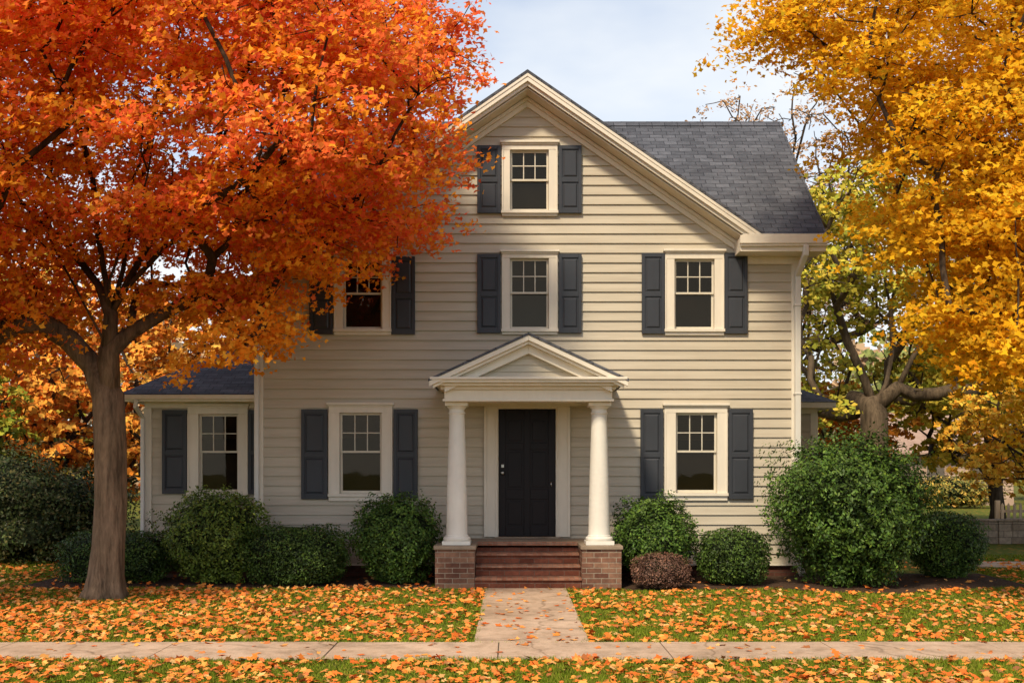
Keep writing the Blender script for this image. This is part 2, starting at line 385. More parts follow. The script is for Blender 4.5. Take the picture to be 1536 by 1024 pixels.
mb.prism([(RY-.12,RZ-.10),(RY,RZ+.02),(RY+.12,RZ-.10)],ex0,ex1,0,'x')
mb.build('ridge_cap',['shingle'],H)
mb=MB()
gable(mb,XC,GA,GS,3.66,GY,GY+.05,.046,.125)
gable(mb,XC,GA,GS,3.60,GY+.05,GY+.10,.15,.075)
gable(mb,XC,GA,GS,3.64,GY-.012,GY-.0005,.046,.055)
gable(mb,XC,GA,GS,3.62,FY-.10,FY+.0,.262,.06)
gable(mb,XC,GA,GS,3.62,FY-.06,FY+.0,.3225,.085)
mb.build('rake_trim',['trim'],H,.004)
mb=MB(); gable(mb,XC,GA,GS,3.62,GY+.101,FY-.002,.235,.02); gable(mb,XC,GA,GS,3.60,FY+.01,RY-.6,.05,.05); mb.build('rake_soffit',['soffit'],H)
mb=MB()
for s in (-1,1):
    xa=XC+s*3.30; xb=XC+s*4.62
    mb.box(xa,xb,GY+.05,FY,EZ-.02,EZ+.0)
    mb.box(xa,xb,GY+.02,GY+.06,EZ-.03,5.30)
    mb.box(xa-s*.02,xb+s*.02,GY-.055,GY+.02,5.20,5.315)
    mb.box(xa-s*.01,xb+s*.01,GY-.03,GY+.02,5.165,5.1995)
    mb.box(xa,xa+s*.03,GY+.061,FY,EZ+.001,5.31)
    mb.box(xb-s*.03,xb,GY+.061,FY+.9,EZ+.001,5.31)
    mb.box(xa+s*.05,XC+s*4.36,FY-.05,FY-.02,EZ-.14,EZ-.0205)
    mb.prism([(xa-s*.03,5.3155),(xb,5.3155),(xb,5.345),(xa+s*.05,5.345)],GY-.05,GY+.02)
    xs=XC+s*4.60
    for q in (-1,1):
        P=[(RY,RZ-.046),(RY+q*(RY-ey-.03),ez-.02),(RY+q*(RY-ey-.03),ez-.15),(RY,RZ-.20)]
        mb.prism(P,xs-.015,xs+.015,0,'x')
        P=[(RY,RZ-.14),(RY+q*(RY-ey-.05),ez-.11),(RY+q*(RY-ey-.05),ez-.13),(RY,RZ-.16)]
        mb.prism(P,XC+s*4.33,xs-s*.016,0,'x')
mb.build('eave_cornice',['trim'],H,.003)
mb=MB(); mb.box(ex0+.03,ex1-.03,2*RY-ey-.06,2*RY-ey-.02,ez-.2,ez-.03); mb.build('back_fascia',['trim'],H)
def tube(mb,P,R,seg=8,m=0,squash=None):
    P=[Vector(p) for p in P]; b=len(mb.v); n=len(P); prev=None
    for i in range(n):
        d=(P[min(i+1,n-1)]-P[max(i-1,0)]).normalized()
        if prev is None:
            u=d.cross(Vector((0,1,0)))
            if u.length<.2: u=d.cross(Vector((1,0,0)))
        else: u=prev-d*prev.dot(d)
        u.normalize(); prev=u; w=d.cross(u); r=R[i] if hasattr(R,'__len__') else R
        for j in range(seg):
            a=2*math.pi*(j+.5)/seg; rr=r*(1+(squash(a,P[i]) if squash else 0))
            mb.v.append(tuple(P[i]+u*(rr*math.cos(a))+w*(rr*math.sin(a))))
    for i in range(n-1):
        for j in range(seg):
            k2=(j+1)%seg; mb.f.append((b+i*seg+j,b+i*seg+k2,b+(i+1)*seg+k2,b+(i+1)*seg+j)); mb.mi.append(m)
    mb.f.append(tuple(b+(n-1)*seg+i for i in range(seg))); mb.mi.append(m)
    mb.f.append(tuple(b+i for i in reversed(range(seg)))); mb.mi.append(m)
dx=XR-.035
mb=MB(); tube(mb,[(dx+.01,GY-.01,5.19),(dx+.01,GY-.01,5.05),(dx,FY-.11,4.80),(dx,FY-.10,4.70),(dx,FY-.10,.35),(dx,FY-.12,.25),(dx+.02,FY-.30,.07)],.060,4)
for z in (4.3,2.9,1.4): mb.box(dx-.055,dx+.055,FY-.153,FY-.043,z,z+.03)
mb.build('downspout',['gutter'],H,.008)
dl=XL+.03
mb=MB(); tube(mb,[(dl,GY-.01,5.19),(dl,GY-.01,5.05),(dl,FY-.11,4.80),(dl,FY-.10,4.70),(dl,FY-.10,.2)],.045,4); mb.build('downspout_rear',['gutter'],H,.006)
# ---- left wing
WY=16.42; wx0=-5.99; wx1=XL-.02; ws=1504/WY
gx=lambda p:(p-768)/ws; gz=lambda p:1.755-(p-700)/ws
wo=(gx(299),gx(358),gz(738),gz(621)); wc=(gx(283),gx(373),gz(749),gz(606))
mb=MB(); siding(mb,front(WY),wx0,wx1,.22,2.84,None,[wo])
siding(mb,lambda s,z,o:(wx0-o,s,z),WY,19.6,.22,2.84)
siding(mb,lambda s,z,o:(s,19.6+o,z),wx0,wx1,.22,2.84)
mb.build('wing_walls',['siding'],H,recalc=False)
window(H,wc,wo,None,WY,.3,'wing_window')
mb=MB(); shutter(mb,gx(245),gx(282),gz(740),gz(615),WY); shutter(mb,gx(374),gx(374)+.37,gz(740),gz(615),WY); mb.build('wing_shutters',['shutter'],H,.003)
mb=MB(); mb.box(wx0+.03,wx1,WY+.03,19.57,-.1,.21); mb.build('wing_foundation',['found'],H)
mb=MB(); mb.box(wx0-.03,wx0+.10,WY-.042,WY,.22,2.72); mb.box(wx0-.042,wx0-.002,WY+.0005,WY+.11,.22,2.72)
mb.box(wx0-.01,wx1,WY-.045,WY-.002,2.72,2.83)
mb.box(-6.18,wx1,WY-.38,WY-.0005,2.832,2.85)
mb.box(-6.2,wx1,WY-.40,WY-.36,2.80,2.90); mb.box(-6.24,wx1,WY-.46,WY-.401,2.835,2.905)
mb.box(-6.2,-6.16,WY-.36,19.8,2.80,2.90); mb.box(-6.16,wx0-.03,WY,19.8,2.832,2.85)
mb.build('wing_trim',['trim'],H,.003)
mb=MB(); tube(mb,[(wx0-.0,WY-.42,2.83),(wx0-.02,WY-.42,2.72),(wx0-.02,WY-.10,2.55),(wx0-.02,WY-.10,.1)],.042,4); mb.build('wing_downspout',['gutter'],H,.006)
def hip(mb,x0,x1,rx,y0,y1,ry,z0,z1):
    A=(x0,y0,z0);B=(x1,y0,z0);C=(x1,ry,z1);D=(rx,ry,z1);E=(x0,y1,z0);F=(x1,y1,z0)
    for f in ([A,B,C,D],[A,D,E],[E,D,C,F],[A,E,F,B]): mb.face(f)
mb=MB(); hip(mb,-6.27,wx1,-4.95,WY-.46,20.0,18.1,2.915,3.93); mb.build('wing_roof',['shingle'],H)
# ---- right wing (set back)
RW=17.9
mb=MB(); siding(mb,front(RW),XR,5.42,.22,2.80); siding(mb,lambda s,z,o:(5.42+o,s,z),RW,20.2,.22,2.80); mb.build('rear_wing_walls',['siding'],H,recalc=False)
mb=MB(); mb.box(5.32,5.45,RW-.042,RW,.22,2.70); mb.box(XR,5.44,RW-.045,RW-.002,2.70,2.80); mb.box(XR,5.64,RW-.30,RW-.0005,2.80,2.82); mb.box(XR,5.68,RW-.33,RW-.29,2.79,2.89); mb.box(5.64,5.68,RW-.29,20.4,2.79,2.89)
mb.build('rear_wing_trim',['trim'],H,.003)
mb=MB(); mb.box(XR,5.40,RW+.03,20.1,-.1,.21); mb.build('rear_wing_foundation',['found'],H)
mb=MB(); hip(mb,5.72,XR,5.15,RW-.36,20.6,19.1,2.895,3.35); mb.build('rear_wing_roof',['shingle'],H)
# ---- porch
PC=XC-.005; py0=14.20
mb=MB(); gable(mb,PC,3.66,.462,1.42,py0-.015,FY,0,.035); mb.build('porch_roof',['shingle'],H)
mb=MB()
gable(mb,PC,3.66,.462,1.41,py0,py0+.05,.036,.075)
gable(mb,PC,3.66,.462,1.36,py0+.045,py0+.10,.1115,.045)
gable(mb,PC,3.66,.462,1.20,py0+.15,py0+.27,.1505,.13)
gable(mb,PC,3.66,.462,1.30,py0+.101,py0+.22,.13,.02)
gable(mb,PC,3.66,.462,1.36,py0+.28,FY-.03,.037,.05)
hw=1.38
for z0,z1,w_,yo in ((2.995,3.03,hw+.02,-.02),(2.955,2.9945,hw-.02,.02),(2.915,2.9545,hw-.08,.10),(2.87,2.9145,1.26,.20),(2.70,2.8695,1.21,.25)):
    mb.box(PC-w_,PC+w_,py0+yo,py0+.56,z0,z1)
    for s in (-1,1): mb.box(PC+s*w_,PC+s*(1.21-.26),py0+.5605,FY-.03,z0+.0008,z1-.0008)
mb.box(PC-1.235,PC+1.235,py0+.235,py0+.25,2.70,2.735)
mb.box(PC-1.2,PC+1.2,py0+.561,FY-.03,2.90,2.914)
mb.box(PC-.97,PC+.97,FY-.055,FY-.032,2.725,2.868)
mb.build('porch_entablature',['trim'],H,.004)
mb=MB()
siding(mb,front(py0+.262),0,1,3.032,3.46,lambda z:(PC-(3.47-z)/.462,PC+(3.47-z)/.462),(),.095,.016); mb.build('porch_tympanum',['siding'],H,recalc=False)
mb=MB()
for s in (-1,1):
    cx=PC+s*1.045; cy=14.74; b=.622; tp=2.70
    mb.box(cx-.205,cx+.205,cy-.205,cy+.205,b,b+.055)
    prof=[(.19,b+.055),(.20,b+.075),(.20,b+.095),(.185,b+.11),(.168,b+.118),(.172,b+.13)]
    for i in range(13):
        u=i/12; prof.append((.158-.046*(u**1.25),b+.14+u*(tp-.17-(b+.14))))
    zt=tp-.17
    prof+=[(.126,zt+.005),(.126,zt+.022),(.112,zt+.03),(.112,zt+.07),(.13,zt+.085),(.152,zt+.115)]
    lathe(mb,cx,cy,prof,48)
    mb.box(cx-.165,cx+.165,cy-.165,cy+.165,zt+.115,tp-.002)
o=mb.build('porch_columns',['column'],H,.003)
for p in o.data.polygons:
    if len(p.vertices)==4 and abs(p.normal.z)<.95 and max(abs(p.normal.x),abs(p.normal.y))<.99999: p.use_smooth=True
mb=MB()
for s in (-1,1):
    c=PC+s*1.06; mb.box(c-.285,c+.285,14.46,15.25,-.1,.565)
    mb.box(PC+s*.775,PC+s*1.345,15.2505,FY-.02,-.1,.565)
mb.build('porch_piers',['brick'],H,.004)
mb=MB()
for s in (-1,1): mb.box(PC+s*.755,PC+s*1.365,14.43,15.24,.5655,.62)
mb.box(PC-1.365,PC+1.365,15.241,FY-.03,.5655,.622)
mb.box(door[0]-.08,door[1]+.08,FY-.12,FY+.05,.6225,.645)
mb.build('porch_floor',['slab'],H,.008)
mb=MB()
for i,(y,z) in enumerate(((14.45,.155),(14.72,.31),(14.99,.465),(15.26,.5645))):
    mb.box(PC-.77,PC+.77,y+.02,15.6 if i<3 else 15.9,z-.155 if i else -.05,z-.035)
mb.build('step_risers',['stepbrick'],H,.003)
mb=MB()
for i,(y,z) in enumerate(((14.45,.155),(14.72,.31),(14.99,.465))):
    mb.box(PC-.772,PC+.772,y-.012,y+.285,z-.0348,z)
mb.box(PC-.774,PC+.774,15.225,15.2408,.562,.6215)
k=N('tread_brick'); tc2=k.n('ShaderNodeTexCoord'); a=k.noise(7,4,.7,sc=(1.5,.3,1)); br=k.n('ShaderNodeTexBrick'); br.offset=0; br.inputs['Scale'].default_value=1; br.inputs['Brick Width'].default_value=.075; br.inputs['Row Height'].default_value=.3; br.inputs['Mortar Size'].default_value=.005
br.inputs['Color1'].default_value=(.29,.11,.06,1);br.inputs['Color2'].default_value=(.42,.20,.12,1);br.inputs['Mortar'].default_value=(.26,.18,.13,1); k.l(tc2.outputs['UV'],br.inputs['Vector'])
k.bsdf(k.mixc(.7,br.outputs['Color'],k.ramp(a,[(.3,(.5,.5,.5)),(.7,(1.2,1.2,1.2))]),'MULTIPLY'),.8); M['tread']=k.m
mb.build('step_treads',['tread'],H,.006)
mb=MB()
for s in (-1,1):
    xa=XC+s*.475
    mb.box(xa,xa+s*.205,FY-.055,FY-.0,.645,2.724); mb.box(xa+s*.005,xa+s*.03,FY-.07,FY-.055,.645,2.70); mb.box(xa+s*.17,xa+s*.21,FY-.075,FY-.055,.645,2.70)
mb.box(XC-.475,XC+.475,FY-.054,FY,2.695,2.7245)
for s in (-1,1): mb.box(XC+s*.457,XC+s*.475,FY-.05,FY+.12,.645,2.695)
mb.box(XC-.457,XC+.457,FY-.048,FY+.12,2.68,2.6945)
mb.build('door_casing',['trim'],H,.003)
mb=MB(); dy=FY+.03
mb.box(door[0],door[1],dy,dy+.05,.65,2.678)
st=.115
mb.box(door[0],door[0]+st,dy-.016,dy,.65,2.678); mb.box(door[1]-st,door[1],dy-.016,dy,.65,2.678); mb.box(XC-.05,XC+.05,dy-.0155,dy,.65,2.678)
ed=[.65,.80,1.24,1.40,2.03,2.14,2.52,2.678]
for a,b in ((ed[0],ed[1]),(ed[2],ed[3]),(ed[4],ed[5]),(ed[6],ed[7])):
    mb.box(door[0]+st,XC-.05,dy-.015,dy,a,b); mb.box(XC+.05,door[1]-st,dy-.015,dy,a,b)
for a,b in ((ed[1],ed[2]),(ed[3],ed[4]),(ed[5],ed[6])):
    for x0,x1 in ((door[0]+st,XC-.05),(XC+.05,door[1]-st)): mb.box(x0+.035,x1-.035,dy-.012,dy,a+.035,b-.035)
mb.build('front_door',['door'],H,.006)
mb=MB()
kx=door[0]+.065
for z in (1.66,1.77): mb.box(kx-.022,kx+.022,dy-.022,dy-.0165,z-.025,z+.025)
mb.build('door_plate',['metal'],H,.004)
mb=MB(); tube(mb,[(kx,dy-.02,1.66),(kx,dy-.05,1.66),(kx,dy-.055,1.66),(kx,dy-.075,1.66),(kx,dy-.085,1.66)],[.012,.012,.03,.03,.015],12); tube(mb,[(door[1]-.07,dy-.03,1.44),(door[1]-.07,dy-.03,1.52)],.013,8); mb.build('door_knob',['metal'],H,smooth=True)

# ---------------------------------------------------------------- GROUND
k=N('lawn_soil'); a=k.noise(.6,4,.6); b=k.noise(14,4,.7); c3=k.noise(90,3,.7)
col=k.ramp(a,[(.3,(.075,.105,.012)),(.7,(.125,.145,.020))])
col=k.mixc(.5,col,k.ramp(b,[(.3,(.07,.075,.012)),(.7,(.16,.17,.03))]))
col=k.mixc(.6,col,k.ramp(c3,[(.3,(.5,.5,.5)),(.7,(1.4,1.4,1.4))]),'MULTIPLY')
vor=k.n('ShaderNodeTexVoronoi'); vor.inputs['Scale'].default_value=5; tc3=k.n('ShaderNodeTexCoord'); k.l(tc3.outputs['Object'],vor.inputs['Vector'])
leafy=k.ramp(vor.outputs['Distance'],[(.22,(.6,.6,.6)),(.32,(0,0,0))])
col=k.mixc(leafy,col,k.ramp(k.noise(2.2,3),[(.3,(.50,.15,.03)),(.7,(.60,.30,.07))]))
k.bsdf(col,.95,k.bump(c3,.6,.02),.1)
mb=MB(); mb.face([(-400,-200,0),(400,-200,0),(400,800,0),(-400,800,0)]); mb.build('ground',[k.m])
k=N('mulch'); a=k.noise(22,4,.75); b=k.noise(2,3); k.bsdf(k.mixc(.5,k.ramp(a,[(.3,(.02,.012,.008)),(.55,(.09,.052,.034)),(.75,(.17,.10,.065))]),k.ramp(b,[(.3,(.05,.03,.02)),(.7,(.11,.07,.045))])),1,k.bump(a,1,.03),.1)
M['mulch']=k.m
def bed(name,edge):
    mb=MB(); n=len(edge)
    for i in range(n-1):
        (x0,y0),(x1,y1)=edge[i],edge[i+1]; mb.face([(x0,y0,.004),(x1,y1,.004),(x1,16.35,.02),(x0,16.35,.02)])
    return mb.build(name,['mulch'])
def bedf(x):
    w=.10*math.sin(x*2.1)+.05*math.sin(x*5.3+1)
    if x<XC: return 14.55+w
    if x<3.6: return 14.35+w*.6
    return 14.0+w+.35*abs(x-5)/1.6*(abs(x-5)>.6)
xs=[-7.2+i*.2 for i in range(31)]; bed('mulch_bed',[(x,bedf(x)) for x in xs])
xs=[1.62+i*.2 for i in range(31)]; bed('mulch_bed.001',[(x,bedf(x)) for x in xs])
k0=9.12;k1=9.98
mb=MB(); x=-24.13
while x<24:
    mb.box(x+.005,x+1.595,k0,k1,-.05,.018+random.uniform(-.002,.003)); x+=1.6
mb.build('sidewalk',['concrete'],None,.005)
mb=MB(); mb.box(-24,24,k0+.01,k1-.01,-.05,.006); mb.box(-.36,.78,k1,14.44,-.05,.005); mb.build('paving_bed',['joint'])
mb=MB(); y=k1+.012; L=[1.45,1.5,1.49]
for l in L:
    mb.box(-.38+random.uniform(-.006,.006),.78,y,y+l-.010,-.05,.016+random.uniform(-.002,.002)); y+=l
mb.build('front_walk',['concrete'],None,.008)
mb=MB(); mb.box(7.9,40,17.5,18.5,-.05,.016); mb.build('side_path',['concrete'],None,.006)

# ---------------------------------------------------------------- foliage engine (numpy)
def npmesh(name,V,nper,cols,mat,parent=None):
    n=V.shape[0]; me=bpy.data.meshes.new(name)
    me.vertices.add(n*nper); me.vertices.foreach_set('co',V.reshape(-1).astype(np.float32))
    me.loops.add(n*nper); me.loops.foreach_set('vertex_index',np.arange(n*nper,dtype=np.int32))
    me.polygons.add(n); me.polygons.foreach_set('loop_start',np.arange(0,n*nper,nper,dtype=np.int32))
    me.update(calc_edges=True)
    at=me.color_attributes.new('Col','FLOAT_COLOR','POINT')
    c=np.ones((n,nper,4),np.float32); c[:,:,:3]=cols[:,None,:]; at.data.foreach_set('color',c.reshape(-1))
    me.materials.append(M[mat]); o=bpy.data.objects.new(name,me); link(o,parent); return o
def nrm(a): return a/np.maximum(np.linalg.norm(a,axis=-1,keepdims=True),1e-6)
STAR6=np.array([(0,-.5),(.46,-.12),(.17,.08),(0,.55),(-.17,.08),(-.46,-.12)])
STAR10=np.array([(0,-.42),(.30,-.34),(.24,-.10),(.52,.12),(.20,.16),(0,.58),(-.20,.16),(-.52,.12),(-.24,-.10),(-.30,-.34)])
DIA=np.array([(0,-.5),(.24,.0),(0,.5),(-.24,0)])
KITE=np.array([(0,-.5),(.42,.0),(0,.5),(-.42,0)])
def leafverts(C,size,bias,spread,tmpl,fold=.25):
    n=len(C); nn=nrm(bias+rng.normal(size=(n,3))*spread)
    r=nrm(rng.normal(size=(n,3))); t=nrm(np.cross(nn,r)); b=np.cross(nn,t)
    s=size if isinstance(size,np.ndarray) else size*rng.uniform(.65,1.3,n)
    u=tmpl[:,0];v=tmpl[:,1]; w=-np.abs(u)*fold-(v**2)*fold*.6
    return C[:,None,:]+s[:,None,None]*(t[:,None,:]*u[None,:,None]+b[:,None,:]*v[None,:,None]+nn[:,None,:]*w[None,:,None])
def mixpal(pal,n,wts=None):
    pal=np.array(pal); i=rng.choice(len(pal),n,p=wts); j=rng.choice(len(pal),n,p=wts); a=rng.random((n,1))*.5
    return pal[i]*(1-a)+pal[j]*a
def skeleton(root,targets,step=.45,up=.35):
    pos=[np.array(p,float) for p,_ in root]; par=[q for _,q in root]
    T=sorted(targets,key=lambda t:np.linalg.norm(t-np.array(root[0][0])-np.array([0,0,2.5])))
    tips=[]
    for t in T:
        P=np.array(pos); d=P-t; dist=np.linalg.norm(d,axis=1)
        hd=np.linalg.norm(d[:,:2],axis=1)
        pen=np.maximum(0,(P[:,2]-(t[2]-up*hd)))*1.3
        c=dist+pen+.7*hd; c[:5]+=50
        i=int(np.argmin(c)); a=pos[i]; L=dist[i]; n=max(2,int(L/step)); prev=i
        for q in range(1,n+1):
            u=q/n; p=a*(1-u)+t*u
            p=p+np.array([0,0,-.06*L*math.sin(math.pi*u)])+ (rng.normal(size=3)*.06*min(L,1.5) if q<n else 0)
            pos.append(p); par.append(prev); prev=len(pos)-1
        tips.append(prev)
    return pos,par,tips
def branches(name,pos,par,tips,rtrunk,rtip,mat,parent,seg=7,flare=None,expn=2.2,minr=.006):
    n=len(pos); A=np.zeros(n); ch=[[] for _ in range(n)]
    for i in range(n):
        if par[i]>=0: ch[par[i]].append(i)
    for i in reversed(range(n)):
        A[i]+= (rtip**expn if not ch[i] else 0)
        if par[i]>=0: A[par[i]]+=A[i]
    R=A**(1/expn); R=np.maximum(R*(rtrunk/R[0]),minr)
    mb=MB(); stack=[(0,None)]
    while stack:
        s,p=stack.pop(); path=[]; rad=[]
        if p is not None: path.append(pos[p]); rad.append(min(R[p],R[s]*1.25))
        cur=s
        while True:
            path.append(pos[cur]); rad.append(R[cur])
            if not ch[cur]: break
            cs=sorted(ch[cur],key=lambda i:-A[i])
            for q in cs[1:]: stack.append((q,cur))
            cur=cs[0]
        if len(path)<2: continue
        sq=None
        if p is None and flare:
            for i in range(len(path)):
                h=path[i][2]-path[0][2]; rad[i]*=1+flare*math.exp(-h/.22)
            z0=path[0][2]
            sq=lambda a,P_: .16*math.exp(-(P_.z-z0)/.35)*math.sin(5*a+1)+.025*math.sin(3*a+P_.z*1.5)
        sg=seg if rad[0]>.03 else 4
        if p is None: sg=24
        tube(mb,path,rad,sg,0,sq)
    return mb.build(name,[mat],parent,smooth=True,recalc=False)
def clump_leaves(targets,nleaf,rad,colf,flat=.45,rs=.35,per=14):
    C=[];K=[]
    for t in targets:
        s=rng.uniform(1-rs,1+rs); m=int(nleaf*s*s)
        ns=max(3,int(m/per)); sp=rng.normal(size=(ns,3))*np.array([1,1,flat])*rad*s*.62
        sp=np.where(np.linalg.norm(sp,axis=1,keepdims=True)>rad*s*1.5,sp*.6,sp)
        idx=rng.integers(0,ns,m); p=t+sp[idx]+rng.normal(size=(m,3))*np.array([1,1,.5])*rad*.15
        p[:,2]-=.2*np.linalg.norm((p-t)[:,:2],axis=1)
        tone=rng.uniform(.82,1.12,ns)[idx][:,None]
        C.append(p); K.append(np.minimum(colf(t,p,m)*tone,.98))
    return np.concatenate(C),np.concatenate(K)
def make_tree(name,base,root,targets,rtrunk,barkm,nleaf,rad,size,tmpl,colf,flat=.45,flare=.5,bias=(0,-.25,.8),spread=.75,seg=7,up=.35,mat='leafbg',expn=2.2):
    E=empty(name,base)
    pos,par,tips=skeleton(root,targets,up=up)
    for t in list(tips):
        for q in range(3):
            dv=rng.normal(size=3)*np.array([1,1,.45]); dv=dv/max(1,np.linalg.norm(dv))*rad*.8
            e=pos[t]+dv; pos.append((pos[t]+e)/2+rng.normal(size=3)*.03); par.append(t); pos.append(e); par.append(len(pos)-2)
    branches('trunk_and_limbs',pos,par,tips,rtrunk,.01,barkm,E,seg,flare,expn)
    C,K=clump_leaves(targets,nleaf,rad,colf,flat)
    V=leafverts(C,size,np.array(bias),spread,tmpl)
    npmesh('foliage',V,len(tmpl),K,mat,E); return E
def addlimb(root,start,pts):
    p=start
    for q in pts: root.append((q,p)); p=len(root)-1
    return p
def far_enough(T,p,dm):
    if not T: return True
    return np.min(np.linalg.norm(np.array(T)-p,axis=1))>dm

# ---- MAPLE (left, orange-red)
bx,by=-5.42,13.4
root=[((bx-.02,by,-.05),-1),((bx-.01,by,.12),0),((bx+.0,by,.3),1),((bx+.03,by,.7),2),((bx+.06,by,1.3),3),((bx+.05,by,2.0),4),((bx+.02,by,2.7),5),((bx+.04,by,3.3),6),((bx+.06,by,3.8),7)]
addlimb(root,8,[(bx+.0,by-.05,4.3),(bx-.12,by,4.9),(bx-.2,by+.05,5.6),(bx-.45,by+.1,6.5),(bx-.7,by+.1,7.6)])
addlimb(root,8,[(bx+.25,by+.1,4.25),(bx+.5,by+.1,4.7),(bx+.95,by+.15,5.25),(bx+1.45,by+.1,6.0),(bx+1.9,by,6.9),(bx+2.4,by,7.9)])
addlimb(root,7,[(bx-.22,by-.1,3.85),(bx-.5,by-.15,4.4),(bx-.85,by-.15,5.1),(bx-1.3,by-.2,6.0),(bx-1.7,by-.2,7.0)])
addlimb(root,8,[(bx+.14,by+.2,4.4),(bx+.22,by+.3,5.1),(bx+.4,by+.4,6.0),(bx+.55,by+.5,7.2)])
addlimb(root,8,[(bx+.12,by-.2,4.2),(bx+.35,by-.3,4.7),(bx+.5,by-.45,5.4),(bx+1.0,by-.7,6.3),(bx+1.3,by-.9,7.3)])
addlimb(root,8,[(bx-.15,by+.1,4.2),(bx-.6,by+.2,4.75),(bx-1.3,by+.2,5.4),(bx-2.1,by+.2,6.1),(bx-3.0,by+.1,7.0)])
addlimb(root,8,[(bx+.3,by-.05,4.15),(bx+.8,by-.1,4.65),(bx+1.5,by-.1,5.15),(bx+2.3,by-.1,5.7),(bx+3.2,by-.1,6.4)])
addlimb(root,6,[(bx-.2,by+.05,3.1),(bx-.5,by,3.45),(bx-.95,by,3.75)])
addlimb(root,7,[(bx+.3,by+.05,3.55),(bx+.7,by+.1,3.8),(bx+1.2,by+.1,4.05)])
T=[]
def mz(x): return 4.15+max(0,x+3.5)*.9 if x<-2.5 else 5.05+max(0,x+1.6)*1.9
tries=0
while len(T)<370 and tries<60000:
    tries+=1
    x=rng.uniform(-9.6,-.55);y=rng.uniform(9.9,15.25);z=rng.uniform(3.3,9.3)
    r=math.hypot((x+5.7)/5.3,(y-12.9)/3.5)
    if r>1: continue
    zh=4.2+7.6*math.sqrt(max(0,1-r*r))
    zl=mz(max(x,-9) if y>12 else x)-(.75 if x<-6.2 else 0)
    if z<zl or z>max(zh,zl+.8): continue
    if y<13.1 and abs(x+5.1+ (12.9-y)*-.25)<1.5 and z<6.4 and rng.random()<.88: continue
    if y<11.5 and z>8.2: continue
    p=np.array([x,y,z])
    if not far_enough(T,p,.49): continue
    T.append(p)
for p in [(-3.3,13.2,3.75),(-3.5,13.0,3.35),(-3.25,12.9,3.5),(-3.9,13.3,3.9),(-3.5,13.4,4.1),(-3.0,13.3,4.45),(-2.6,13.3,4.65),(-4.3,13.6,4.2),(-6.3,12.8,3.6),(-6.8,13,3.4),(-7.3,13.2,3.45),(-6.5,13.6,3.95),(-2.0,13.1,5.0),(-1.6,13.2,4.95),(-1.4,13.3,5.15),(-.9,13.4,7.3),(-.75,13.3,7.6),(-1.1,13.3,6.9),(-1.35,13.6,6.1)]: T.append(np.array(p))
REDO=[(.96,.19,.05),(.98,.26,.065),(.96,.30,.05),(.90,.135,.05)]
ORY=[(.95,.36,.03),(.93,.45,.045),(.90,.29,.02)]
def mcol(t,p,m):
    g=np.clip(.75-(np.linalg.norm((t-np.array([-5.6,12.9,6.3]))/np.array([5,3.3,4.5]))),-.6,.6)
    low=np.clip((4.9-t[2])/1.4,0,1)*(1 if t[0]>-6 else .3)
    f=np.clip(.42+g*.75+low*.7+rng.normal()*.22,0,1)
    a=mixpal(REDO,m)*rng.uniform(.90,1.05); b=mixpal(ORY,m)
    k_=(rng.random((m,1))<f); c=np.where(k_,b,a)
    return np.minimum(c*rng.uniform(.88,1.12,(m,1)),.98)
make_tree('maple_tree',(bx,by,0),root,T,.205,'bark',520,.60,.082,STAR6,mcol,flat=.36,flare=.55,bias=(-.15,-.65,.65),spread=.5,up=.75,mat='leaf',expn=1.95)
# ---- YELLOW TREE (right)
bx,by=10.4,14.2
root=[((bx,by,-.05),-1),((bx,by,.3),0),((bx,by,1.2),1),((bx-.05,by,2.2),2),((bx-.1,by,3.0),3),((bx-.1,by,3.2),4)]
addlimb(root,5,[(bx-.6,by-.1,3.6),(bx-1.4,by-.2,4.3),(bx-2.4,by-.3,5.1),(bx-3.4,by-.4,5.8),(bx-4.5,by-.5,6.7)])
addlimb(root,5,[(bx-.4,by,4.2),(bx-1.1,by,5.4),(bx-2.2,by,6.6),(bx-3.4,by-.2,7.6)])
addlimb(root,5,[(bx-.6,by+.3,3.4),(bx-1.7,by+.5,3.8),(bx-2.9,by+.6,4.4),(bx-4.0,by+.5,5.2)])
addlimb(root,5,[(bx,by,4.5),(bx+.2,by,6),(bx+.2,by,7.5)])
T=[];tries=0
while len(T)<365 and tries<60000:
    tries+=1
    x=rng.uniform(3.2,10.5);y=rng.uniform(11,17.0);z=rng.uniform(2.3,9.2)
    if y>15.1 and x<6.2: continue
    xp=x*13.5/y
    zl=np.interp(xp,[3.3,3.9,4.5,4.9,5.1,5.35,5.9,6.7,7.3],[7.7,7.4,6.9,6.1,5.2,4.4,3.55,2.95,2.6])
    if z<zl: continue
    if xp<4.2 and z>8.4: continue
    if ((x-9.6)/6.9)**2+((y-14)/3.4)**2>1: continue
    p=np.array([x,y,z])
    if not far_enough(T,p,.48): continue
    T.append(p)
for p in [(3.35,13.3,7.5),(3.75,13.4,7.75),(4.2,13.6,7.5)]: T.append(np.array(p))
YEL=[(.92,.50,.02),(.95,.57,.03),(.88,.42,.015),(.90,.54,.04)]
YG=[(.70,.50,.03),(.88,.37,.02)]
def ycol(t,p,m):
    f=np.clip(.15+rng.normal()*.12,0,.6); c=np.where(rng.random((m,1))<f,mixpal(YG,m),mixpal(YEL,m)*rng.uniform(.9,1.05)); return np.minimum(c*rng.uniform(.85,1.08,(m,1)),.98)
make_tree('yellow_maple_tree',(bx,by,0),root,T,.19,'barkd',520,.60,.078,STAR6,ycol,flat=.36,up=.2,bias=(-.1,-.65,.65),spread=.5,mat='leaf',expn=1.9)
